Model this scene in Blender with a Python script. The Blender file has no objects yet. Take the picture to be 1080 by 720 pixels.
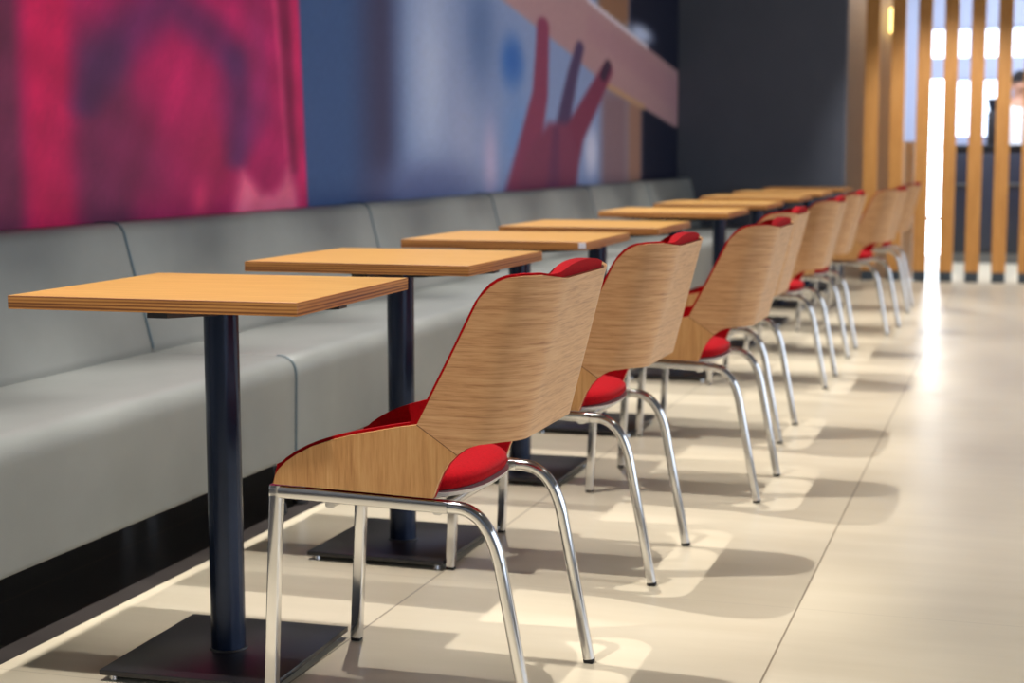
import bpy, bmesh, math, random
import numpy as np
from mathutils import Vector, Matrix
random.seed(4)
PI = math.pi
S = bpy.context.scene
COL = S.collection

# ------------------------------------------------------------------ materials
def lin(c):
    return tuple(((v/255.0)/12.92 if v/255.0 <= .04045 else ((v/255.0+.055)/1.055)**2.4) for v in c)
def new_mat(name):
    m = bpy.data.materials.new(name); m.use_nodes = True
    nt = m.node_tree
    return m, nt, nt.nodes['Principled BSDF']
def N(nt, t, **kw):
    n = nt.nodes.new(t)
    for k, v in kw.items(): setattr(n, k, v)
    return n
def L(nt, a, b): nt.links.new(a, b)
def math_node(nt, op, a, b=None, clamp=False):
    n = N(nt, 'ShaderNodeMath', operation=op, use_clamp=clamp)
    for i, v in enumerate((a, b)):
        if v is None: continue
        if isinstance(v, (int, float)): n.inputs[i].default_value = v
        else: L(nt, v, n.inputs[i])
    return n.outputs[0]
def mix(nt, fac, a, b, blend='MIX'):
    n = N(nt, 'ShaderNodeMix', data_type='RGBA', blend_type=blend)
    if isinstance(fac, (int, float)): n.inputs[0].default_value = fac
    else: L(nt, fac, n.inputs[0])
    for i, v in ((6, a), (7, b)):
        if isinstance(v, tuple): n.inputs[i].default_value = (*v[:3], 1)
        else: L(nt, v, n.inputs[i])
    return n.outputs[2]
def coords(nt, scale):
    tc = N(nt, 'ShaderNodeTexCoord'); mp = N(nt, 'ShaderNodeMapping')
    mp.inputs['Scale'].default_value = scale
    L(nt, tc.outputs['Object'], mp.inputs['Vector'])
    return mp.outputs['Vector']
def noise(nt, vec, scale, detail=4, rough=.55):
    n = N(nt, 'ShaderNodeTexNoise'); n.inputs['Scale'].default_value = scale
    n.inputs['Detail'].default_value = detail; n.inputs['Roughness'].default_value = rough
    L(nt, vec, n.inputs['Vector'])
    return n.outputs['Fac']
def ramp(nt, fac, stops):
    r = N(nt, 'ShaderNodeValToRGB')
    el = r.color_ramp.elements
    while len(el) < len(stops): el.new(.5)
    for e, (p, c) in zip(el, stops): e.position = p; e.color = (*c, 1)
    L(nt, fac, r.inputs['Fac'])
    return r.outputs['Color']
def bump(nt, b, h, strength, dist=.001):
    n = N(nt, 'ShaderNodeBump'); n.inputs['Strength'].default_value = strength
    n.inputs['Distance'].default_value = dist
    L(nt, h, n.inputs['Height']); L(nt, n.outputs['Normal'], b.inputs['Normal'])

def plain(name, col, rough=.5, metal=0, spec=.5, var=.06, vscale=30, bmp=0):
    m, nt, b = new_mat(name)
    v = coords(nt, (1, 1, 1)); f = noise(nt, v, vscale)
    c = lin(col)
    L(nt, ramp(nt, f, [(.3, tuple(x*(1-var) for x in c)), (.7, tuple(min(1, x*(1+var)) for x in c))]), b.inputs['Base Color'])
    b.inputs['Roughness'].default_value = rough; b.inputs['Metallic'].default_value = metal
    b.inputs['Specular IOR Level'].default_value = spec
    if bmp: bump(nt, b, noise(nt, v, vscale*8), bmp)
    return m
def glow(name, col, strength, rough=.4):
    m, nt, b = new_mat(name)
    b.inputs['Base Color'].default_value = (*lin(col), 1)
    b.inputs['Emission Color'].default_value = (*lin(col), 1)
    b.inputs['Emission Strength'].default_value = strength
    b.inputs['Roughness'].default_value = rough
    return m
def grain(nt, stretch, lo, mid, hi, fine=1.0):
    v = coords(nt, stretch)
    f1 = noise(nt, v, 1.0, 6, .65)
    v2 = coords(nt, tuple(s*3.1*fine for s in stretch)); f2 = noise(nt, v2, 1.0, 4, .6)
    f = math_node(nt, 'ADD', math_node(nt, 'MULTIPLY', f1, .6), math_node(nt, 'MULTIPLY', f2, .4))
    return ramp(nt, f, [(.33, lin(lo)), (.5, lin(mid)), (.66, lin(hi))]), f

def mat_shell():
    m, nt, b = new_mat('oak_veneer_shell')
    lo, mid, hi = (146, 98, 60), (192, 144, 99), (207, 164, 120)
    ch, f1 = grain(nt, (7, 7, 150), lo, mid, hi)
    cv, f2 = grain(nt, (85, 85, 6), (166, 116, 66), (192, 142, 88), (204, 158, 104))
    tc = N(nt, 'ShaderNodeTexCoord'); sp = N(nt, 'ShaderNodeSeparateXYZ'); L(nt, tc.outputs['Object'], sp.inputs[0])
    k = .049/.073
    d = math_node(nt, 'ADD', math_node(nt, 'SUBTRACT', sp.outputs[2], .533), math_node(nt, 'MULTIPLY', math_node(nt, 'SUBTRACT', sp.outputs[0], .048), k))
    side = math_node(nt, 'GREATER_THAN', d, 0)
    c = mix(nt, side, cv, ch)
    seam = math_node(nt, 'LESS_THAN', math_node(nt, 'ABSOLUTE', d), .0009)
    c = mix(nt, seam, c, lin((95, 60, 35)))
    L(nt, c, b.inputs['Base Color'])
    b.inputs['Roughness'].default_value = .38
    b.inputs['Specular IOR Level'].default_value = .55
    bump(nt, b, f1, .15, .0006)
    return m
def mat_top():
    m, nt, b = new_mat('oak_table_veneer')
    c, f = grain(nt, (3.2, 60, 30), (160, 116, 56), (178, 134, 70), (188, 146, 82))
    L(nt, c, b.inputs['Base Color']); b.inputs['Roughness'].default_value = .4
    bump(nt, b, f, .08, .0005)
    return m
def mat_edge():
    m, nt, b = new_mat('plywood_edge')
    v = coords(nt, (2.5, 2.5, 150)); f = noise(nt, v, 1.0, 3, .5)
    tc = N(nt, 'ShaderNodeTexCoord'); sp = N(nt, 'ShaderNodeSeparateXYZ'); L(nt, tc.outputs['Object'], sp.inputs[0])
    w = math_node(nt, 'SINE', math_node(nt, 'MULTIPLY', math_node(nt, 'SUBTRACT', sp.outputs[2], .7204), 2*PI/.0062))
    f = math_node(nt, 'ADD', math_node(nt, 'MULTIPLY', f, .7), math_node(nt, 'MULTIPLY', w, .16))
    L(nt, ramp(nt, f, [(.18, lin((118, 70, 34))), (.36, lin((176, 118, 58))), (.56, lin((198, 140, 76)))]), b.inputs['Base Color'])
    b.inputs['Roughness'].default_value = .55
    return m
def mat_slat():
    m, nt, b = new_mat('stained_slat_wood')
    c, f = grain(nt, (45, 45, 3), (168, 112, 54), (188, 132, 68), (200, 146, 82))
    L(nt, c, b.inputs['Base Color']); b.inputs['Roughness'].default_value = .5
    return m
def mat_floor():
    m, nt, b = new_mat('porcelain_floor_tiles')
    tc = N(nt, 'ShaderNodeTexCoord'); sp = N(nt, 'ShaderNodeSeparateXYZ'); L(nt, tc.outputs['Object'], sp.inputs[0])
    x, y = sp.outputs[0], sp.outputs[1]
    v = coords(nt, (1.2, 9, 1)); f = noise(nt, v, 1.3, 6, .6)
    v2 = coords(nt, (1, 1, 1)); f2 = noise(nt, v2, .9, 3)
    cream = mix(nt, .4, ramp(nt, f, [(.3, lin((198, 186, 161))), (.7, lin((214, 203, 180)))]),
                ramp(nt, f2, [(.35, lin((198, 186, 162))), (.65, lin((216, 205, 182)))]))
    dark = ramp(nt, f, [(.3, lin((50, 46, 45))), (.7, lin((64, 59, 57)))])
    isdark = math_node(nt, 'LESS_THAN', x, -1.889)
    def joint(c, o, p, w):
        a = math_node(nt, 'ABSOLUTE', math_node(nt, 'SUBTRACT', math_node(nt, 'FRACT', math_node(nt, 'ADD', math_node(nt, 'DIVIDE', math_node(nt, 'SUBTRACT', c, o), p), 20.5)), .5))
        return math_node(nt, 'LESS_THAN', a, w/p/2)
    jx = joint(x, -.4405, .8555, .0042)
    jy = joint(y, 3.4685, .876, .0024)
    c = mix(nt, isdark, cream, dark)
    c = mix(nt, math_node(nt, 'MULTIPLY', jy, .35), c, lin((120, 105, 85)))
    c = mix(nt, math_node(nt, 'MULTIPLY', jx, .75), c, lin((110, 96, 78)))
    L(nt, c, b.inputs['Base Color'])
    L(nt, math_node(nt, 'ADD', math_node(nt, 'MULTIPLY', f, .08), .27), b.inputs['Roughness'])
    b.inputs['Specular IOR Level'].default_value = .45
    return m
def mat_leather():
    m, nt, b = new_mat('grey_leatherette')
    v = coords(nt, (1, 1, 1)); f = noise(nt, v, 4, 4)
    L(nt, ramp(nt, f, [(.3, lin((127, 130, 127))), (.7, lin((137, 140, 137)))]), b.inputs['Base Color'])
    b.inputs['Roughness'].default_value = .42
    bump(nt, b, noise(nt, v, 260, 3), .25, .0006)
    return m
def mat_red():
    m, nt, b = new_mat('red_wool_felt')
    v = coords(nt, (1, 1, 1)); f = noise(nt, v, 220, 3)
    L(nt, ramp(nt, f, [(.3, lin((142, 2, 12))), (.7, lin((168, 3, 17)))]), b.inputs['Base Color'])
    b.inputs['Roughness'].default_value = .85; b.inputs['Specular IOR Level'].default_value = .1
    b.inputs['Sheen Weight'].default_value = .03
    bump(nt, b, f, .2, .001)
    return m
def mat_chrome():
    m, nt, b = new_mat('polished_chrome')
    v = coords(nt, (1, 1, 1)); f = noise(nt, v, 18)
    b.inputs['Base Color'].default_value = (.63, .63, .635, 1); b.inputs['Metallic'].default_value = 1
    L(nt, math_node(nt, 'ADD', math_node(nt, 'MULTIPLY', f, .06), .08), b.inputs['Roughness'])
    return m
def mat_print():
    m, nt, b = new_mat('printed_mural')
    a = N(nt, 'ShaderNodeVertexColor', layer_name='print')
    L(nt, a.outputs['Color'], b.inputs['Base Color'])
    b.inputs['Roughness'].default_value = .6; b.inputs['Specular IOR Level'].default_value = .25
    return m

M = dict(
    shell=mat_shell(), top=mat_top(), edge=mat_edge(), slat=mat_slat(), floor=mat_floor(), leather=mat_leather(),
    red=mat_red(), chrome=mat_chrome(), mural=mat_print(),
    black=plain('black_powder_coat', (30, 31, 36), .36, .0, .5, .08, 60, .1),
    post=plain('blue_sheen_tinted_post', (25, 38, 62), .25, .45, .5, .06, 60),  # black posts; blue reflection of window light tinted into the base colour
    plate=plain('black_base_plate', (34, 33, 36), .3, .0, .5, .1, 40, .15),
    rubber=plain('black_rubber', (22, 22, 24), .7),
    pan=plain('pale_grey_seat_pan', (190, 184, 180), .45),
    piping=plain('blue_grey_piping', (78, 96, 106), .5),
    backwall=plain('charcoal_wall_paint', (84, 89, 101), .7, 0, .3, .05, 3),
    wall=plain('pale_wall_paint', (205, 200, 194), .7, 0, .3, .03, 2),
    ceiling=plain('dark_grey_ceiling', (104, 102, 100), .8, 0, .3, .02, 2),  # unseen ceiling, made dark grey to cut fill and darken chrome reflections
    pillar=plain('beige_pillar', (212, 198, 184), .6, 0, .3, .03, 5),
    lobby=plain('lobby_wall_blue_grey', (170, 178, 205), .7, 0, .3, .03, 2),
    footblock=plain('dark_slat_foot', (52, 62, 72), .5),
    counter=plain('dark_navy_counter', (26, 32, 48), .4, 0, .5, .2, 6),
    steel=plain('dull_steel', (120, 126, 132), .35, .8),
    white=plain('white_sticker', (226, 228, 240), .4),
    white_cloth=plain('white_shirt_cotton', (235, 236, 240), .8),
    skin=plain('skin', (190, 140, 115), .6), hair=plain('dark_hair', (26, 20, 20), .6), trousers=plain('dark_trousers', (30, 32, 40), .8),
    daylight=glow('daylit_glass', (225, 238, 255), 2.6),
    doorlight=glow('daylit_door_glass', (240, 248, 255), 9.0),
    lamp=glow('warm_lamp_glass', (255, 226, 140), 4.0),
)

# ------------------------------------------------------------------ mesh helpers
def link(name, bm, mats, parent=None, smooth=True, angle=35):
    me = bpy.data.meshes.new(name)
    bmesh.ops.recalc_face_normals(bm, faces=bm.faces)
    bm.to_mesh(me); bm.free()
    for m in (mats if isinstance(mats, (list, tuple)) else [mats]): me.materials.append(m)
    if smooth:
        for p in me.polygons: p.use_smooth = True
        me.set_sharp_from_angle(angle=math.radians(angle))
    o = bpy.data.objects.new(name, me); COL.objects.link(o)
    if parent is not None: o.parent = parent
    return o
def box(bm, lo, hi, bev=0, seg=2, mi=0):
    r = bmesh.ops.create_cube(bm, size=1)
    vs = r['verts']
    for v in vs:
        v.co = Vector([lo[i] + (v.co[i]+.5)*(hi[i]-lo[i]) for i in range(3)])
    fs = set(f for v in vs for f in v.link_faces)
    for f in fs: f.material_index = mi
    if bev:
        es = list(set(e for v in vs for e in v.link_edges))
        bmesh.ops.bevel(bm, geom=es, offset=bev, segments=seg, affect='EDGES', profile=.5)
def cyl(bm, c, r, z0, z1, n=32, r2=None, bev=0):
    r2 = r if r2 is None else r2
    rings = []
    prof = [(r, z0), (r2, z1)] if not bev else [(r-bev, z0), (r, z0+bev), (r2, z1-bev), (r2-bev, z1)]
    for rr, z in prof:
        rings.append([bm.verts.new((c[0]+rr*math.cos(2*PI*i/n), c[1]+rr*math.sin(2*PI*i/n), z)) for i in range(n)])
    for a, b in zip(rings, rings[1:]):
        for i in range(n): bm.faces.new((a[i], a[(i+1) % n], b[(i+1) % n], b[i]))
    bm.faces.new(rings[0][::-1]); bm.faces.new(rings[-1])
def section(w, h, rnd, seg=4):
    pts = []
    for cx, cy, a0 in ((1, 1, 0), (-1, 1, 90), (-1, -1, 180), (1, -1, 270)):
        for k in range(seg+1):
            a = math.radians(a0 + 90*k/seg)
            pts.append((cx*(w/2-rnd)+rnd*math.cos(a), cy*(h/2-rnd)+rnd*math.sin(a)))
    return pts
def sweep(bm, path, sec, up=Vector((0, 1, 0)), close=True):
    """sweep a section along a path; 'up' stays the section's first axis; sharp corners are mitred"""
    P = [Vector(p) for p in path]; rings = []
    for i, p in enumerate(P):
        d0 = (P[i]-P[i-1]).normalized() if i > 0 else (P[1]-P[0]).normalized()
        d1 = (P[i+1]-P[i]).normalized() if i < len(P)-1 else d0
        t = (d0+d1).normalized()
        k = 1/max(.3, t.dot(d0))
        u = (up - t*up.dot(t)).normalized(); w = t.cross(u)
        rings.append([bm.verts.new(p + u*a + w*b*k) for a, b in sec])
    n = len(sec)
    for a, b in zip(rings, rings[1:]):
        for i in range(n): bm.faces.new((a[i], a[(i+1) % n], b[(i+1) % n], b[i]))
    bm.faces.new(rings[0][::-1]); bm.faces.new(rings[-1])
def arc_pts(p0, pc, p1, n=10):
    p0, pc, p1 = Vector(p0), Vector(pc), Vector(p1)
    return [(p0*(1-t)**2 + pc*2*t*(1-t) + p1*t*t) for t in [i/n for i in range(n+1)]]
def empty(name, loc=(0, 0, 0), rz=0):
    o = bpy.data.objects.new(name, None); COL.objects.link(o)
    o.location = loc; o.rotation_euler = (0, 0, rz); o.empty_display_size = .1
    return o
def tag(o, label=None, cat=None, group=None, kind=None):
    if label: o['label'] = label
    if cat: o['category'] = cat
    if group: o['group'] = group
    if kind: o['kind'] = kind
    return o
def copy_tree(o, parent=None):
    c = o.copy(); COL.objects.link(c)
    if parent is not None: c.parent = parent
    for ch in list(o.children): copy_tree(ch, c)
    return c
def struct(name, lo, hi, mat, bev=0):
    bm = bmesh.new(); box(bm, lo, hi, bev)
    return tag(link(name, bm, mat, smooth=False), kind='structure')

# ------------------------------------------------------------------ room
WX = -2.58            # left wall face
BY = 12.4             # back wall face
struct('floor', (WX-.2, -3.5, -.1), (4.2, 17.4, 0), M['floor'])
struct('wall_left', (WX-.2, -3.5, 0), (WX, BY+.15, 3.0), M['wall'])
struct('wall_back', (WX, BY, 0), (-1.285, BY+.15, 3.0), M['backwall'])
struct('ceiling', (WX-.2, -3.5, 3.0), (4.2, 17.4, 3.1), M['ceiling'])
struct('wall_pillar', (-1.42, 13.1, 0), (-.905, 13.3, 3.0), M['pillar'])
struct('wall_partition', (-.905, 13.1, 0), (-.81, 13.2, 1.08), M['pillar'])
# right wall with tall daylight windows (off to the side of the view)
bm = bmesh.new()
box(bm, (4.0, -3.5, 0), (4.2, 17.2, .35)); box(bm, (4.0, -3.5, 2.75), (4.2, 17.2, 3.0))
for y in (-3.5, -.6, 2.3, 5.2, 8.1, 11.0, 13.9, 16.9):
    box(bm, (4.0, y, .35), (4.2, y+.3, 2.75))
tag(link('wall_right', bm, M['wall'], smooth=False), kind='structure')

# lobby beyond the slats: end wall with daylit openings
LY = 16.2
bm = bmesh.new()
def wall_rects(bm, y0, y1, xs, zs, holes):
    for i in range(len(xs)-1):
        for j in range(len(zs)-1):
            cx, cz = (xs[i]+xs[i+1])/2, (zs[j]+zs[j+1])/2
            if any(a < cx < b and c < cz < d for a, b, c, d in holes): continue
            box(bm, (xs[i], y0, zs[j]), (xs[i+1], y1, zs[j+1]))
holes = [(-.93, .9, 1.885, 2.19), (-.66, -.12, 1.13, 1.70), (-.935, -.745, 0, 1.69), (-2.3, -1.15, 1.13, 2.19)]
xs = sorted({-2.6, 4.0} | {h[0] for h in holes} | {h[1] for h in holes}); zs = sorted({0, 3.0} | {h[2] for h in holes} | {h[3] for h in holes})
wall_rects(bm, LY, LY+.15, xs, zs, holes)
tag(link('wall_lobby', bm, M['lobby'], smooth=False), kind='structure')
def window(n, h, mat, bars):
    bm = bmesh.new(); box(bm, (h[0], LY+.07, h[2]), (h[1], LY+.08, h[3]))
    o = tag(link('window_%d' % n, bm, mat, smooth=False), kind='structure')
    bm = bmesh.new()
    for x in bars: box(bm, (x-.012, LY+.02, h[2]), (x+.012, LY+.065, h[3]))
    box(bm, (h[0], LY+.02, h[2]), (h[1], LY+.065, h[2]+.02)); box(bm, (h[0], LY+.02, h[3]-.02), (h[1], LY+.065, h[3]))
    link('window_frame', bm, M['lobby'], o, smooth=False)
window(1, holes[0], M['daylight'], [-.5, .2])
window(2, holes[1], M['daylight'], [-.4])
window(3, holes[3], M['daylight'], [-1.7])
bm = bmesh.new(); box(bm, (-.935, LY+.07, 0), (-.745, LY+.08, 1.69))
dr = tag(link('door_1', bm, M['doorlight'], smooth=False), kind='structure')
bm = bmesh.new(); box(bm, (-.935, LY+.01, .33), (-.745, LY+.065, .37), .004); link('door_rail', bm, M['steel'], dr)

# ------------------------------------------------------------------ mural on the left wall
def build_mural():
    y0, y1, z0, z1 = 1.9, BY-.005, .5, 2.9
    ny, nz = 620, 150
    Yv = np.linspace(y0, y1, ny); Zv = np.linspace(z0, z1, nz)
    Y, Z = np.meshgrid(Yv, Zv, indexing='ij')
    C = np.zeros((ny, nz, 3)); C[:] = (58, 84, 128)
    ss = lambda a, b, x: np.clip((x-a)/(b-a), 0, 1)**2*(3-2*np.clip((x-a)/(b-a), 0, 1))
    def put(w, col):
        nonlocal C
        C = C*(1-w[..., None]) + np.array(col, float)*w[..., None]
    def band(a, b, soft, lo=-9, hi=9, zs=.1):
        return ss(a-soft, a+soft, Y)*(1-ss(b-soft, b+soft, Y))*ss(lo-zs, lo+zs, Z)*(1-ss(hi-zs, hi+zs, Z))
    def blob(cy, cz, ry, rz, p=1.0):
        return np.exp(-(((Y-cy)/ry)**2+((Z-cz)/rz)**2)**p)
    def stroke(pts, w, asp=2.4, soft=.5):
        d = np.full(Y.shape, 9.0); W = w if isinstance(w, (list, tuple)) else [w]*len(pts)
        out = np.zeros(Y.shape)
        for (a, b, wa, wb) in zip(pts, pts[1:], W, W[1:]):
            ay, az, by, bz = a[0]/asp, a[1], b[0]/asp, b[1]
            ey, ez = by-ay, bz-az
            t = np.clip(((Y/asp-ay)*ey+(Z-az)*ez)/(ey*ey+ez*ez), 0, 1)
            dd = np.hypot(Y/asp-ay-t*ey, Z-az-t*ez)
            ww = wa+(wb-wa)*t
            out = np.maximum(out, 1-ss(ww*(1-soft), ww*(1+soft), dd))
        return out
    def poly(pts, soft=.02, asp=2.4):
        ins = np.zeros(Y.shape, bool); dist = np.full(Y.shape, 9.0); n = len(pts)
        for i in range(n):
            (ay, az), (by, bz) = pts[i], pts[(i+1) % n]
            c = ((az > Z) != (bz > Z)) & (Y < (by-ay)*(Z-az)/(bz-az+1e-9)+ay)
            ins ^= c
            ey, ez = (by-ay)/asp, bz-az
            t = np.clip(((Y-ay)/asp*ey+(Z-az)*ez)/(ey*ey+ez*ez+1e-12), 0, 1)
            dist = np.minimum(dist, np.hypot((Y-ay)/asp-t*ey, Z-az-t*ez))
        sd = np.where(ins, dist, -dist)
        return ss(-soft, soft, sd)
    # blurred blue street behind
    put(band(6.1, 6.5, .22), (62, 62, 92)); put(band(6.5, 13, .2), (128, 146, 186))
    put(blob(6.9, 1.35, .25, .5), (168, 182, 212)); put(blob(7.35, 1.0, .3, .5), (152, 162, 194)); put(blob(7.1, .85, .5, .12), (108, 120, 160))
    put(blob(7.6, 1.6, .25, .3), (92, 116, 160)); put(blob(7.75, .95, .12, .2), (182, 170, 200))
    put(blob(8.12, 1.47, .2, .14, 1.5), (48, 98, 172)); put(blob(8.2, 1.1, .25, .25), (108, 140, 190))
    put(blob(6.7, .85, .5, .1), (96, 108, 150)); put(band(10.0, 10.7, .15, .5, 1.42), (128, 104, 112)); put(band(10.7, 11.2, .15, .5, 1.4), (148, 112, 98))
    put(blob(9.75, 1.0, .16, .16, 1.5), (196, 198, 222)); put(band(11.15, 13, .1), (24, 28, 46)); put(band(9.9, 10.75, .1, 1.8, 3), (136, 100, 78)); put(band(10.75, 13, .08, 1.5, 3), (24, 28, 46))
    put(blob(11.1, 1.82, .4, .07, 1.5), (182, 196, 226))
    # pinkish board held across
    top = [(7.2, 1.98), (7.95, 2.3), (9.697, 1.932), (12.36, 1.62)]
    put(poly([(7.0, 2.0), (7.95, 1.779), (9.221, 1.588), (10.134, 1.43), (12.33, 1.19), (12.39, 1.2), (12.39, 1.63), (12.305, 1.63), (9.697, 1.932), (8.5, 2.25), (7.6, 2.6)], .012), (166, 132, 136))
    put(poly([(9.6, 1.70), (11.2, 1.50), (12.4, 1.3), (12.4, 1.55), (11.2, 1.7), (9.7, 1.85)], .05)*.6, (160, 122, 132))
    put(stroke([(8.5, 2.25), (9.697, 1.925), (11.3, 1.745)], .012), (214, 208, 222))
    put(stroke([(10.134, 1.43), (11.2, 1.32)], .02), (176, 140, 110))
    # hand with raised fingers
    put(stroke([(8.688, 1.70), (8.669, 1.53), (8.632, 1.32), (8.449, 1.057), (8.272, .75)], [.05, .054, .062, .085, .13], 2.4, .25), (128, 58, 86))
    put(stroke([(9.47, 1.63), (9.306, 1.454), (9.16, 1.255), (9.018, 1.0)], [.04, .046, .055, .075], 2.4, .35), (74, 58, 92))
    put(stroke([(10.157, 1.53), (9.774, 1.329), (9.372, 1.119), (9.0, .74)], [.055, .072, .088, .12], 2.4, .25), (118, 52, 78))
    put(poly([(8.0, .5), (8.35, 1.0), (8.8, 1.17), (9.2, 1.17), (9.42, 1.0), (9.38, .5)], .035), (120, 58, 84))
    put(stroke([(8.95, 1.12), (8.85, .55)], [.03, .07], 2.4, .8)*.7, (92, 50, 84))
    put(stroke([(10.16, 1.56), (10.05, 1.49)], .035, 2.4, .3), (58, 40, 62))
    # the magenta shirt
    shirt = 1-ss(-.018, .018, Y-(5.498+(1.563-Z)*.068))
    R = C.copy(); C[:] = (172, 30, 92)
    put(band(0, 3.74, .05), (112, 44, 76)); put(band(3.76, 3.99, .06), (200, 26, 86)); put(band(4.02, 4.3, .08, .5, 1.35), (104, 42, 78))
    put(blob(4.3, 1.0, .3, .2), (124, 40, 80)); put(blob(4.58, 1.22, .16, .2), (196, 32, 100)); put(blob(4.8, 1.0, .2, .16), (166, 34, 84))
    put(stroke([(4.05, 1.14), (4.15, 1.27), (4.379, 1.41), (4.555, 1.47), (4.798, 1.40), (5.031, 1.30)], [.03, .05, .06, .06, .055, .05], 2.4, .95)*.56, (70, 46, 92))
    put(stroke([(5.031, 1.31), (5.05, 1.15), (4.98, .98)], [.05, .06, .03], 2.4, .95)*.7, (78, 46, 96))
    put(blob(5.15, 1.35, .1, .25), (160, 40, 100)); put(blob(4.2, 1.52, .05, .03), (214, 90, 130))
    put(stroke([(5.295, 1.6), (5.337, 1.347), (5.372, 1.075), (5.40, .95)], .012, 2.4, .8), (222, 62, 122))
    put(stroke([(5.36, 1.6), (5.40, 1.3), (5.44, .95)], .025, 2.4, .8)*.8, (120, 24, 66))
    put(poly([(4.93, .76), (4.98, .87), (5.02, .94), (5.09, .90), (5.16, .86), (5.26, .855), (5.33, .89), (5.38, .94), (5.45, .87), (5.5, .76)], .03), (240, 112, 146))
    put(blob(4.72, .84, .06, .06)*.7, (214, 60, 106)); put(stroke([(5.47, 1.6), (5.52, .7)], .02, 2.4, .7)*.6, (214, 40, 100))
    mot = sum(np.sin(Y*a+Z*b+c)*np.sin(Y*d-Z*e+f) for a, b, c, d, e, f in [(9, 5, 0, 4, 13, 1), (15, 11, 2, 7, 21, .5), (23, 6, 1, 11, 31, 2)])
    C = C*(1+.04*mot[..., None])
    C = R*(1-shirt[..., None]) + C*shirt[..., None]
    rng = np.random.default_rng(3); C *= (1+.012*rng.standard_normal((ny, nz, 1)))
    C = np.clip(C/255, 0, 1)
    Ln = np.where(C <= .04045, C/12.92, ((C+.055)/1.055)**2.4)
    me = bpy.data.meshes.new('mural')
    X0 = WX+.002; X1 = WX+.014
    co = np.stack([np.full(Y.shape, X1), Y, Z], -1).reshape(-1, 3)
    idx = np.arange(ny*nz).reshape(ny, nz)
    F = np.stack([idx[:-1, :-1], idx[1:, :-1], idx[1:, 1:], idx[:-1, 1:]], -1).reshape(-1, 4).tolist()
    V = co.tolist(); nb = len(V)
    border = [int(i) for i in idx[:, 0]] + [int(i) for i in idx[-1, 1:]] + [int(i) for i in idx[-2::-1, -1]] + [int(i) for i in idx[0, -2:0:-1]]
    for i in border: V.append([X0, V[i][1], V[i][2]])
    k = len(border)
    for i in range(k): F.append([border[i], nb+i, nb+(i+1) % k, border[(i+1) % k]])
    F.append([nb+i for i in range(k)][::-1])
    me.from_pydata(V, [], F); me.update()
    att = me.color_attributes.new('print', 'FLOAT_COLOR', 'POINT')
    full = np.ones((len(V), 4), np.float32); full[:nb, :3] = Ln.reshape(-1, 3)*MURAL_GAIN; full[nb:, :3] = .6
    att.data.foreach_set('color', full.ravel())
    me.materials.append(M['mural'])
    o = bpy.data.objects.new('wall_mural', me); COL.objects.link(o)
    tag(o, 'large blurred photo mural of a magenta shirt and a hand, above the bench', 'mural')
MURAL_GAIN = 1.25
build_mural()

# ------------------------------------------------------------------ bench of upholstered modules
def profile_round(pts, n=6):
    """2-D polygon with (x, z, radius) corners rounded"""
    out = []
    k = len(pts)
    for i in range(k):
        p0, p, p1 = Vector(pts[i-1][:2]), Vector(pts[i][:2]), Vector(pts[(i+1) % k][:2]); r = pts[i][2]
        if r <= 0: out.append(p); continue
        a = p + (p0-p).normalized()*r; b = p + (p1-p).normalized()*r
        out += [a*(1-t)**2 + p*2*t*(1-t) + b*t*t for t in [j/n for j in range(n+1)]]
    return out
SEAT = profile_round([(-1.925, .148, .015), (-1.918, .437, .06), (-2.38, .432, .01), (-2.38, .148, .01)], 8)
BACK = profile_round([(-2.376, .30, .01), (-2.372, .45, .01), (-2.462, .803, .035), (-2.562, .803, .03), (-2.562, .30, .01)], 8)
def extrude_soft(bm, prof, y0, y1, rnd=.012, puff=.0):
    cx = sum(p[0] for p in prof)/len(prof); cz = sum(p[1] for p in prof)/len(prof)
    st = [(y0, rnd), (y0+rnd*.3, rnd*.35), (y0+rnd, 0)]
    for k in range(1, 8): st.append((y0+rnd+(y1-y0-2*rnd)*k/8, 0))
    st += [(y1-rnd, 0), (y1-rnd*.3, rnd*.35), (y1, rnd)]
    rings = []
    for y, ins in st:
        ring = []
        for p in prof:
            d = Vector((p[0]-cx, p[1]-cz)); s = max(abs(d.x), abs(d.y))
            q = Vector((p[0], p[1])) - d*(ins/s)
            ring.append(bm.verts.new((q.x, y, q.y)))
        rings.append(ring)
    n = len(prof)
    for a, b in zip(rings, rings[1:]):
        for i in range(n): bm.faces.new((a[i], a[(i+1) % n], b[(i+1) % n], b[i]))
    bm.faces.new(rings[0]); bm.faces.new(rings[-1][::-1])
def offset_path(prof, y, i0, i1, r):
    return [(p[0], y, p[1]) for p in prof[i0:i1]]
SEAMS = [2.2, 4.06, 5.89, 7.44, 9.29, 10.86, BY-.01]
BENCH_LABELS = [
    'grey leatherette bench module at the left edge, beside the table nearest the camera',
    'grey leatherette bench module under the edge where the magenta print meets blue',
    'grey bench module under the pale blurred blue part of the mural',
    'grey bench module under the raised hand of the mural',
    'blurred grey bench module second from the charcoal wall',
    'last grey bench module, ending against the charcoal wall']
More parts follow.
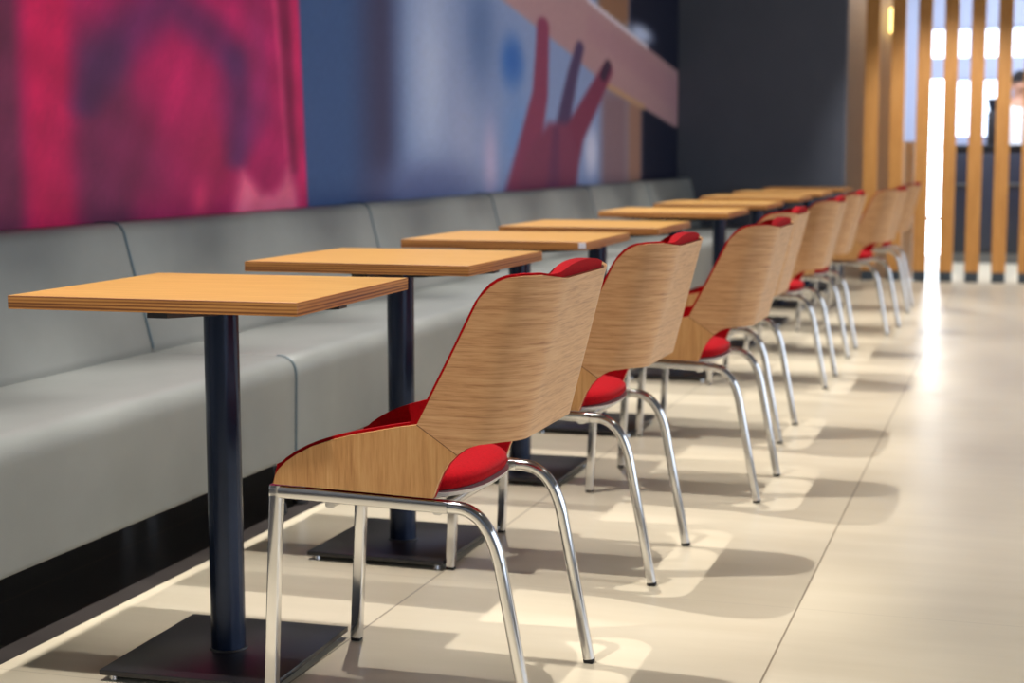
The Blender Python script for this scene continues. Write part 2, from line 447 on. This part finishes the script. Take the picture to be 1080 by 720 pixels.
for i, (a, b) in enumerate(zip(SEAMS, SEAMS[1:])):
    root = empty('bench', (0, 0, 0))
    tag(root, BENCH_LABELS[i], 'bench', 'bench modules along the mural wall')
    bm = bmesh.new(); extrude_soft(bm, SEAT, a+.001, b-.001); link('seat', bm, M['leather'], root, angle=60)
    bm = bmesh.new(); extrude_soft(bm, BACK, a+.001, b-.001); link('backrest', bm, M['leather'], root, angle=60)
    for nm, prof, lo, hi in (('seat_piping', SEAT, 4, 18), ('back_piping', BACK, 10, 32)):
        bm = bmesh.new()
        pts = [(p.x, b-.006, p.y) for p in prof[max(lo, 0):hi]]
        sweep(bm, pts, [((.0034 if nm[0] == 's' else .0048)*math.cos(2*PI*q/8), (.0034 if nm[0] == 's' else .0048)*math.sin(2*PI*q/8)) for q in range(8)])
        link(nm, bm, M['piping'], root)
    for y in (a+.07, b-.07):
        for x in (-1.95, -2.44):
            bm = bmesh.new(); cyl(bm, (x, y), .014, .03, .152, 20); lg = link('leg', bm, M['chrome'], root)
            bm = bmesh.new(); cyl(bm, (x, y), .024, 0, .032, 24, .02, .003); link('foot_pad', bm, M['rubber'], lg)

# ------------------------------------------------------------------ table
HT, TW, TT = .745, .5704, .0246
def make_table():
    root = empty('table')
    bm = bmesh.new(); h = TW/2
    box(bm, (-h, -h, HT-TT), (h, h, HT), .0012, 1)
    bm.normal_update()
    for f in bm.faces: f.material_index = 0 if abs(f.normal.z) > .9 else 1
    link('tabletop', bm, [M['top'], M['edge']], root, smooth=False)
    bm = bmesh.new()                                        # cross-shaped support under the top
    z1 = HT-TT
    def arm(ax):
        w = .02
        pr = [(-.255, z1), (-.255, z1-.013), (-.06, z1-.027), (.06, z1-.027), (.255, z1-.013), (.255, z1)]
        vs = [[bm.verts.new(((p, s*w, z) if ax == 0 else (s*w, p, z))) for p, z in pr] for s in (-1, 1)]
        k = len(pr)
        for j in range(k): bm.faces.new((vs[0][j], vs[0][(j+1) % k], vs[1][(j+1) % k], vs[1][j]))
        bm.faces.new(vs[0]); bm.faces.new(vs[1][::-1])
    arm(0); arm(1)
    link('support_bracket', bm, M['black'], root, smooth=False)
    bm = bmesh.new(); cyl(bm, (0, 0), .034, .022, z1-.02, 48); link('post', bm, M['post'], root)
    bm = bmesh.new(); box(bm, (-.178, -.194, .012), (.178, .194, .023), .002, 2)
    cyl(bm, (0, 0), .039, .0225, .026, 48, .037)
    pl = link('base_plate', bm, M['plate'], root)
    for sx in (-1, 1):
        for sy in (-1, 1):
            bm = bmesh.new(); cyl(bm, (sx*.158, sy*.174), .008, 0, .0125, 16, .006); link('levelling_foot', bm, M['chrome'], pl)
    return root
TAB = [(-1.476, 2.783, .030), (-1.4755, 3.731, -.009), (-1.4753, 4.738, .013), (-1.4577, 5.631, .005), (-1.4707, 7.071, .011),
       (-1.472, 8.187, 0), (-1.472, 9.41, 0), (-1.472, 10.49, 0), (-1.472, 11.79, 0)]
TLAB = ['square oak-topped table on a black post, nearest the camera',
        'square oak-topped pedestal table, second from the camera',
        'square oak-topped pedestal table with a small white sticker on its front corner',
        'square oak-topped pedestal table, fourth from the camera, just behind the stickered one',
        'square oak-topped pedestal table, fifth from the camera, after the wide gap in the row',
        'blurred oak-topped pedestal table, sixth from the camera',
        'blurred oak-topped pedestal table, third from the charcoal end wall',
        'blurred oak-topped pedestal table, second from the charcoal end wall',
        'farthest oak-topped pedestal table, right in front of the charcoal end wall']
proto = make_table()
for i, (x, y, a) in enumerate(TAB):
    t = proto if i == 0 else copy_tree(proto)
    t.location = (x, y, 0); t.rotation_euler.z = a
    tag(t, TLAB[i], 'table', 'oak pedestal tables in a row along the bench')
    if i == 2:
        bm = bmesh.new(); box(bm, (.262, -.2864, HT-.020), (.2835, -.2850, HT-.003), .0004, 1)
        s = link('sticker', bm, M['white'], t, smooth=False); s['label'] = 'small white sticker on the edge of the top'

# ------------------------------------------------------------------ chair: oak shell lined in red on a chrome frame
XB0, LEAN, RAD, HALF = .225, .255, .085, .13
TOP = [(0, .787), (.006, .7905), (.025, .795), (.055, .7945), (.085, .791), (.098, .785), (.109, .776), (.1245, .755), (.153, .643), (.183, .533),
       (.22, .5265), (.262, .517), (.30, .509), (.339, .497), (.37, .485), (.396, .469), (.413, .455), (.424, .440), (.428, .430)]
BOT = [(0, .506), (.03, .507), (.0645, .503), (.082, .497), (.097, .484), (.109, .468), (.116, .449), (.1205, .425), (.122, .405), (.428, .413)]
def interp(tab, t):
    if t <= tab[0][0]: return tab[0][1]
    for (a, x), (b, y) in zip(tab, tab[1:]):
        if t <= b: return x + (y-x)*(t-a)/(b-a)
    return tab[-1][1]
def columns():
    c = [('f', y) for y in (0, .03, .06, .09, .115)]
    c += [('a', k*PI/2/12) for k in range(0, 12)]
    ts = sorted({.085, .09, .098, .104, .109, .116, .1195, .1225, .1245, .134, .143, .153, .163, .173, .183, .2, .22, .24, .262, .28, .30, .32, .339, .355, .37, .383, .396, .405, .413, .419, .424, .428})
    c += [('s', t) for t in ts]
    return c
def col_tn(c):
    k, v = c
    if k == 'f': return 0, (v, 0), (-1, 0)            # t, (y, 0), plan normal inward (x,y)
    if k == 'a': return RAD*(1-math.cos(v)), (HALF+RAD*math.sin(v), 0), (-math.cos(v), -math.sin(v))
    return v, (HALF+RAD, 0), (0, -1)
def shell_solid(offa, offb, grow=0.0, hump=0.0, rows=22):
    """solid between two inward offsets; offb may bulge at the back; grow enlarges the outline"""
    bm = bmesh.new()
    half = columns()
    cols = [(c, 1) for c in half[::-1]] + [(c, -1) for c in half[1:]]
    A, B = [], []
    for c, sg in cols:
        t, (y, _), n = col_tn(c)
        tt = t + (grow if c[0] == 's' and t > .427 else 0)
        hi = (max(interp(TOP, t), interp(TOP, t-grow*1.25))+grow*.7) if grow else interp(TOP, t); lo = interp(BOT, t)-grow*.3
        u = max(0, 1-(abs(y)/(HALF+RAD*.45))**2.4) if c[0] != 's' else 0
        ra, rb = [], []
        for j in range(rows+1):
            f = j/rows
            z = lo+(hi-lo)*f
            hb = 0
            if hump and u > 0:
                if z > .74: z += hump*u*((z-.74)/(hi-.74))**2
                hb = .028*u*math.sin(PI*min(1, max(0, (z-.60)/.26)))**1
            for off, dst in ((offa, ra), (offb+hb, rb)):
                xb = XB0+LEAN*(z-.51)
                dst.append(bm.verts.new((xb-tt+n[0]*off, sg*(y+n[1]*off), z)))
        A.append(ra); B.append(rb)
    K = len(cols)
    for G in (A, B):
        for i in range(K-1):
            for j in range(rows): bm.faces.new((G[i][j], G[i+1][j], G[i+1][j+1], G[i][j+1]))
    for i in range(K-1):
        for j in (0, rows): bm.faces.new((A[i][j], A[i+1][j], B[i+1][j], B[i][j]))
    for i in (0, K-1):
        for j in range(rows): bm.faces.new((A[i][j], A[i][j+1], B[i][j+1], B[i][j]))
    return bm
def loft(levels, n=48, e=4.0):
    """levels: (z, x_front, x_rear, half_width); super-elliptic plan"""
    bm = bmesh.new(); rings = []
    for z, xf, xr, w in levels:
        cx, hx = (xf+xr)/2, (xr-xf)/2; ring = []
        for k in range(n):
            a = 2*PI*k/n; c, s = math.cos(a), math.sin(a)
            ee = 2.8 if c > 0 else e
            ring.append(bm.verts.new((cx+hx*math.copysign(abs(c)**(2/ee), c), w*math.copysign(abs(s)**(2/ee), s), z)))
        rings.append(ring)
    for a, b in zip(rings, rings[1:]):
        for i in range(n): bm.faces.new((a[i], a[(i+1) % n], b[(i+1) % n], b[i]))
    bm.faces.new(rings[0][::-1]); bm.faces.new(rings[-1])
    return bm
TUBE = section(.022, .022, .0035)
def make_chair():
    root = empty('chair')
    link('shell', shell_solid(0, .0105), M['shell'], root, angle=50)
    link('upholstery', shell_solid(.0106, .021, .0055, .020), M['red'], root, angle=60)
    bm = loft([(.403, -.19, .06, .15), (.404, -.208, .108, .180), (.409, -.214, .119, .186), (.418, -.216, .124, .1875), (.428, -.213, .122, .1875),
               (.435, -.200, .112, .186), (.440, -.16, .085, .165), (.443, -.10, .04, .12), (.444, -.06, .0, .06)])
    link('seat_cushion', bm, M['red'], root, angle=60)
    bm = loft([(.388, -.19, .07, .15), (.390, -.20, .100, .172), (.396, -.206, .121, .184), (.404, -.206, .126, .187)])
    link('seat_pan', bm, M['pan'], root, angle=40)
    for s in (-1, 1):
        y = s*.199
        fl = bmesh.new(); sweep(fl, [(-.248, y, .008), (-.229, y, .398-.0), (-.222, y, .398)][:2], TUBE)
        # front leg and side rail meet in a mitred corner
        fl.free()
        path_leg = [Vector((-.248, y, .008)), Vector((-.229, y, .3955))]
        fl = bmesh.new(); sweep(fl, [path_leg[0], path_leg[1], Vector((-.2285, y, .4085))], TUBE)
        leg = link('leg', fl, M['chrome'], root, angle=30)
        bm = bmesh.new(); box(bm, (-.258, y-.010, 0), (-.238, y+.010, .009), .002); link('foot_cap', bm, M['rubber'], leg)
        bm = bmesh.new(); sweep(bm, [Vector((-.239, y, .3975)), Vector((.10, y, .3885))], TUBE); link('side_rail', bm, M['chrome'], root, angle=30)
        pr = [Vector((.1005, y, .3885))] + arc_pts((.118, y, .388), (.172, y, .384), (.193, y, .296), 12) + [Vector((.248, y, .008))]
        rl = bmesh.new(); sweep(rl, pr, section(.022, .022, .008)); leg = link('leg', rl, M['chrome'], root, angle=30)
        bm = bmesh.new(); box(bm, (.2385, y-.010, 0), (.2585, y+.010, .009), .002); link('foot_cap', bm, M['rubber'], leg)
    for x in (-.13, .075):
        bm = bmesh.new(); sweep(bm, [Vector((x, -.189, .379)), Vector((x, .189, .379))], section(.018, .018, .005), up=Vector((0, 0, 1))); link('cross_rail', bm, M['chrome'], root, angle=30)
    return root
CH = [(-1.031, 2.77, 0), (-1.037, 3.759, 0), (-.942, 4.712, 0), (-1.015, 5.675, 0), (-1.016, 7.03, 0), (-1.03, 8.09, 0), (-.908, 9.196, -.09), (-.90, 10.47, 0)]
CLAB = ['oak shell chair lined in red felt, chrome legs, nearest the camera',
        'oak shell chair lined in red, drawn up to the second table from the camera',
        'oak shell chair lined in red, pulled out from the table with the white sticker',
        'oak shell chair lined in red, at the fourth table, half hidden by the third chair',
        'oak shell chair lined in red, at the fifth table, after the wide gap',
        'blurred oak shell chair at the sixth table from the camera',
        'blurred oak shell chair turned slightly, second from the slatted screen',
        'farthest oak shell chair, blurred in front of the slatted screen']
proto = make_chair()
for i, (x, y, a) in enumerate(CH):
    c = proto if i == 0 else copy_tree(proto)
    c.location = (x, y, 0); c.rotation_euler.z = a
    tag(c, CLAB[i], 'chair', 'oak and red shell chairs in a row')

# ------------------------------------------------------------------ slatted screen
root = empty('slat_screen', (0, 0, 0))
tag(root, 'screen of tall upright wooden slats on dark feet at the far end of the aisle', 'screen')
for k in range(14):
    x = -1.127+.1965*k
    bm = bmesh.new(); box(bm, (x-.053, 12.8, .075), (x+.053, 12.86, 2.92), .003, 1)
    s = link('slat', bm, M['slat'], root, smooth=False)
    bm = bmesh.new(); box(bm, (x-.05, 12.803, 0), (x+.05, 12.857, .075), .002, 1); link('foot', bm, M['footblock'], s, smooth=False)
bm = bmesh.new(); box(bm, (-1.25, 12.79, 2.92), (1.52, 12.87, 2.99), .003, 1); link('top_rail', bm, M['slat'], root, smooth=False)

# warm wall lamp on the pillar
root = empty('wall_lamp', (-.995, 13.1, 2.03))
tag(root, 'small warm glowing wall lamp seen between the first slats of the screen', 'lamp')
bm = bmesh.new(); box(bm, (-.03, -.015, -.06), (.03, 0, .06), .004); link('back_plate', bm, M['steel'], root)
bm = bmesh.new(); cyl(bm, (0, -.045), .028, -.1, .09, 24, None, .01); link('lamp_tube', bm, M['lamp'], root)

# ------------------------------------------------------------------ lobby furniture and the person behind the counter
root = empty('counter', (0, 15.0, 0))
tag(root, 'dark navy service counter seen between the slats', 'counter')
bm = bmesh.new(); box(bm, (-.68, 0, .09), (1.6, .45, 1.03), .006); link('body', bm, M['counter'], root)
bm = bmesh.new(); box(bm, (-.66, .04, 0), (1.58, .42, .09)); link('plinth', bm, M['steel'], root)
bm = bmesh.new(); box(bm, (-.70, -.03, 1.03), (1.62, .48, 1.06), .006); link('worktop', bm, M['black'], root)
for k in range(5):
    bm = bmesh.new(); box(bm, (-.66+.45*k, -.018, .14), (-.24+.45*k, 0, .98), .005); p = link('panel', bm, M['counter'], root)
    bm = bmesh.new(); box(bm, (-.56+.45*k, -.034, .70), (-.34+.45*k, -.018, .715), .003); link('handle', bm, M['steel'], p)
root = empty('coffee_grinder', (-.24, 15.22, 1.06))
tag(root, 'tall dark machine standing on the service counter', 'machine')
bm = bmesh.new(); box(bm, (-.07, -.09, 0), (.05, .09, .30), .01); link('body', bm, M['black'], root)
bm = bmesh.new(); cyl(bm, (-.01, 0), .045, .30, .42, 24, .07, .004); link('hopper', bm, M['counter'], root)

def skin_mesh(name, verts, edges, radii, mat, parent, sub=2, rootv=0):
    me = bpy.data.meshes.new(name); bm = bmesh.new()
    lay = bm.verts.layers.skin.verify()
    vs = [bm.verts.new(v) for v in verts]
    for v, r in zip(vs, radii): v[lay].radius = r if isinstance(r, tuple) else (r, r)
    vs[rootv][lay].use_root = True
    for a, b in edges: bm.edges.new((vs[a], vs[b]))
    bm.to_mesh(me); bm.free(); me.materials.append(mat)
    o = bpy.data.objects.new(name, me); COL.objects.link(o)
    if parent is not None: o.parent = parent
    m = o.modifiers.new('skin', 'SKIN'); m.use_smooth_shade = True
    m = o.modifiers.new('sub', 'SUBSURF'); m.levels = sub; m.render_levels = sub
    return o
def make_person(loc, rz):
    root = empty('person', loc, rz)
    tag(root, 'person with dark hair in a white shirt standing behind the counter', 'person')
    # facing -y; lengths in metres, 1.74 tall
    V = [(0, 0, .95), (0, .0, 1.12), (0, .01, 1.30), (0, .01, 1.42), (0, 0, 1.50), (0, -.012, 1.585), (0, -.02, 1.66),
         (-.09, 0, .90), (-.10, -.01, .50), (-.10, .02, .09), (-.10, -.10, .035),
         (.09, 0, .90), (.10, -.01, .50), (.10, .02, .09), (.10, -.10, .035),
         (-.17, .01, 1.40), (-.23, .02, 1.13), (-.20, -.14, .97), (-.17, -.22, .98),
         (.17, .01, 1.40), (.23, .02, 1.13), (.20, -.14, .97), (.17, -.22, .98)]
    E = [(0, 1), (1, 2), (2, 3), (3, 4), (4, 5), (5, 6), (0, 7), (7, 8), (8, 9), (9, 10), (0, 11), (11, 12), (12, 13), (13, 14),
         (3, 15), (15, 16), (16, 17), (17, 18), (3, 19), (19, 20), (20, 21), (21, 22)]
    Rr = [(.14, .10), (.125, .095), (.15, .105), (.12, .085), .052, (.070, .082), (.066, .085), .085, .058, .038, .04, .085, .058, .038, .04,
          .055, .042, .03, (.036, .016), .055, .042, .03, (.036, .016)]
    for s, b in ((-1, 18), (1, 22)):                       # fingers and thumbs
        for k, ln in enumerate((.062, .074, .07, .055)):
            i = len(V); bx, by, bz = V[b]
            V += [(bx+(k-1.5)*.019, by-.035, bz), (bx+(k-1.5)*.021, by-.035-ln*.6, bz-.008), (bx+(k-1.5)*.021, by-.035-ln, bz-.026)]
            E += [(b, i), (i, i+1), (i+1, i+2)]; Rr += [.0095, .0088, .0075]
        i = len(V); bx, by, bz = V[b]
        V += [(bx-s*.04, by+.0, bz), (bx-s*.062, by-.03, bz-.01)]; E += [(b, i), (i, i+1)]; Rr += [.011, .009]
    body = skin_mesh('body', V, E, Rr, M['skin'], root)
    # face: nose, eyes, mouth, ears
    bm = bmesh.new()
    for c, r in (((0, -.108, 1.605), (.012, .018, .022)), ((-.073, -.015, 1.61), (.01, .02, .03)), ((.073, -.015, 1.61), (.01, .02, .03))):
        q = bmesh.ops.create_uvsphere(bm, u_segments=12, v_segments=8, radius=1)
        for v in q['verts']: v.co = Vector((c[0]+v.co.x*r[0], c[1]+v.co.y*r[1], c[2]+v.co.z*r[2]))
    link('face_features', bm, M['skin'], root)
    bm = bmesh.new()
    for c, r in (((-.03, -.096, 1.635), (.012, .008, .006)), ((.03, -.096, 1.635), (.012, .008, .006)), ((0, -.095, 1.568), (.024, .006, .005))):
        q = bmesh.ops.create_uvsphere(bm, u_segments=12, v_segments=8, radius=1)
        for v in q['verts']: v.co = Vector((c[0]+v.co.x*r[0], c[1]+v.co.y*r[1], c[2]+v.co.z*r[2]))
    link('eyes_and_mouth', bm, M['hair'], root)
    bm = bmesh.new(); q = bmesh.ops.create_uvsphere(bm, u_segments=24, v_segments=16, radius=1)
    for v in list(q['verts']):
        if v.co.z < -.15 and v.co.y < .2: v.co.z = -.15
        if v.co.y < -.55 and v.co.z < .35: v.co.y = -.55
    for v in q['verts']: v.co = Vector((v.co.x*.082, -.012+v.co.y*.098, 1.665+v.co.z*.095))
    link('hair', bm, M['hair'], root)
    skin_mesh('shirt', [(0, 0, .93), (0, 0, 1.12), (0, .01, 1.30), (0, .01, 1.42), (0, .005, 1.475), (-.17, .01, 1.40), (-.232, .02, 1.14), (-.222, -.04, 1.06), (.17, .01, 1.40), (.232, .02, 1.14), (.222, -.04, 1.06)],
              [(0, 1), (1, 2), (2, 3), (3, 4), (3, 5), (5, 6), (6, 7), (3, 8), (8, 9), (9, 10)], [(.16, .12), (.15, .115), (.172, .125), (.14, .105), .066, .068, .056, .05, .068, .056, .05], M['white_cloth'], root)
    skin_mesh('trousers', [(0, 0, .95), (-.09, 0, .88), (-.10, -.01, .50), (-.10, .02, .10), (.09, 0, .88), (.10, -.01, .50), (.10, .02, .10)],
              [(0, 1), (1, 2), (2, 3), (0, 4), (4, 5), (5, 6)], [(.145, .11), .10, .075, .062, .10, .075, .062], M['trousers'], root)
make_person((-.04, 15.93, 0), .2)

# ------------------------------------------------------------------ lights
def spot(x, y, tx, ty, e, size=118, blend=.5, col=(1, .96, .9)):
    l = bpy.data.lights.new('ceiling_and_fill_spot', 'SPOT'); l.energy = e; l.spot_size = math.radians(size); l.spot_blend = blend
    l.shadow_soft_size = .018; l.color = col
    o = bpy.data.objects.new('ceiling_and_fill_spot', l); COL.objects.link(o); o.location = (x, y, 2.8)
    o.rotation_euler = (Vector((tx, ty, 0))-Vector((x, y, 2.8))).to_track_quat('-Z', 'Y').to_euler()
SPOT_E = 222
for y in (1.18, 2.13, 3.08, 4.03, 4.98, 5.93, 6.88, 7.6, 8.55, 9.6, 10.75):
    spot(-1.5, y, -1.47, y, SPOT_E, 56, .4)
for y in (1.4, 3.4, 5.4, 7.4, 9.4, 11.4):
    spot(.75, y, .72, y, 215, 78, .9)  # added row brightening the aisle floor, standing in for daylight
spot(-.2, 11.0, -.75, 13.6, 260, 50, .8)  # added spot aimed at the screen to brighten the slat fronts
spot(-1.1, 12.98, -1.1, 13.0, 30, 70, .6)  # added downlight behind the screen to brighten the beige pillar
def area(name, loc, tgt, sx, sy, e, col):
    l = bpy.data.lights.new(name, 'AREA'); l.shape = 'RECTANGLE'; l.size = sx; l.size_y = sy; l.energy = e; l.color = col
    o = bpy.data.objects.new(name, l); COL.objects.link(o); o.location = loc
    o.rotation_euler = (Vector(tgt)-Vector(loc)).to_track_quat('-Z', 'Y').to_euler()
area('window_daylight', (4.6, 5.0, 1.7), (0, 5.0, 1.2), 16, 2.6, 370, (.78, .87, 1))
area('lobby_fill', (.3, 14.4, 2.95), (.3, 15.4, 0), 3, 1.8, 330, (.8, .88, 1))  # added fill lamp under the ceiling, brightens lobby wall and person
W = bpy.data.worlds.new('world'); S.world = W; W.use_nodes = True
W.node_tree.nodes['Background'].inputs[0].default_value = (.75, .85, 1, 1)
W.node_tree.nodes['Background'].inputs[1].default_value = .18

# ------------------------------------------------------------------ camera
F, PITCH, YAW, ROLL, CAMH = 1687.21, .1173257, .3068382, .0026537, 1.0002
cam = bpy.data.cameras.new('camera'); co = bpy.data.objects.new('camera', cam); COL.objects.link(co)
cam.sensor_width = 36; cam.lens = F/1080*36; cam.clip_end = 100
cy, sy, cp, sp = math.cos(YAW), math.sin(YAW), math.cos(PITCH), math.sin(PITCH)
fwd = Vector((-sy, cy, 0)); right = Vector((cy, sy, 0)); up = Vector((0, 0, 1))
Fv = fwd*cp-up*sp; Uv = fwd*sp+up*cp
cr, sr = math.cos(ROLL), math.sin(ROLL)
R2 = right*cr-Uv*sr; U2 = right*sr+Uv*cr
m = Matrix((R2, U2, -Fv)).transposed().to_4x4(); m.translation = Vector((0, 0, CAMH))
co.matrix_world = m
cam.dof.use_dof = True; cam.dof.focus_distance = 2.95; cam.dof.aperture_fstop = 3.8
S.camera = co
S.view_settings.view_transform = 'Standard'; S.view_settings.look = 'None'; S.view_settings.gamma = 1
S.view_settings.use_curve_mapping = False; S.view_settings.exposure = 0
S.cycles.use_denoising = True; S.cycles.max_bounces = 8; S.cycles.sample_clamp_indirect = 6
S.cycles.caustics_reflective = False; S.cycles.caustics_refractive = False
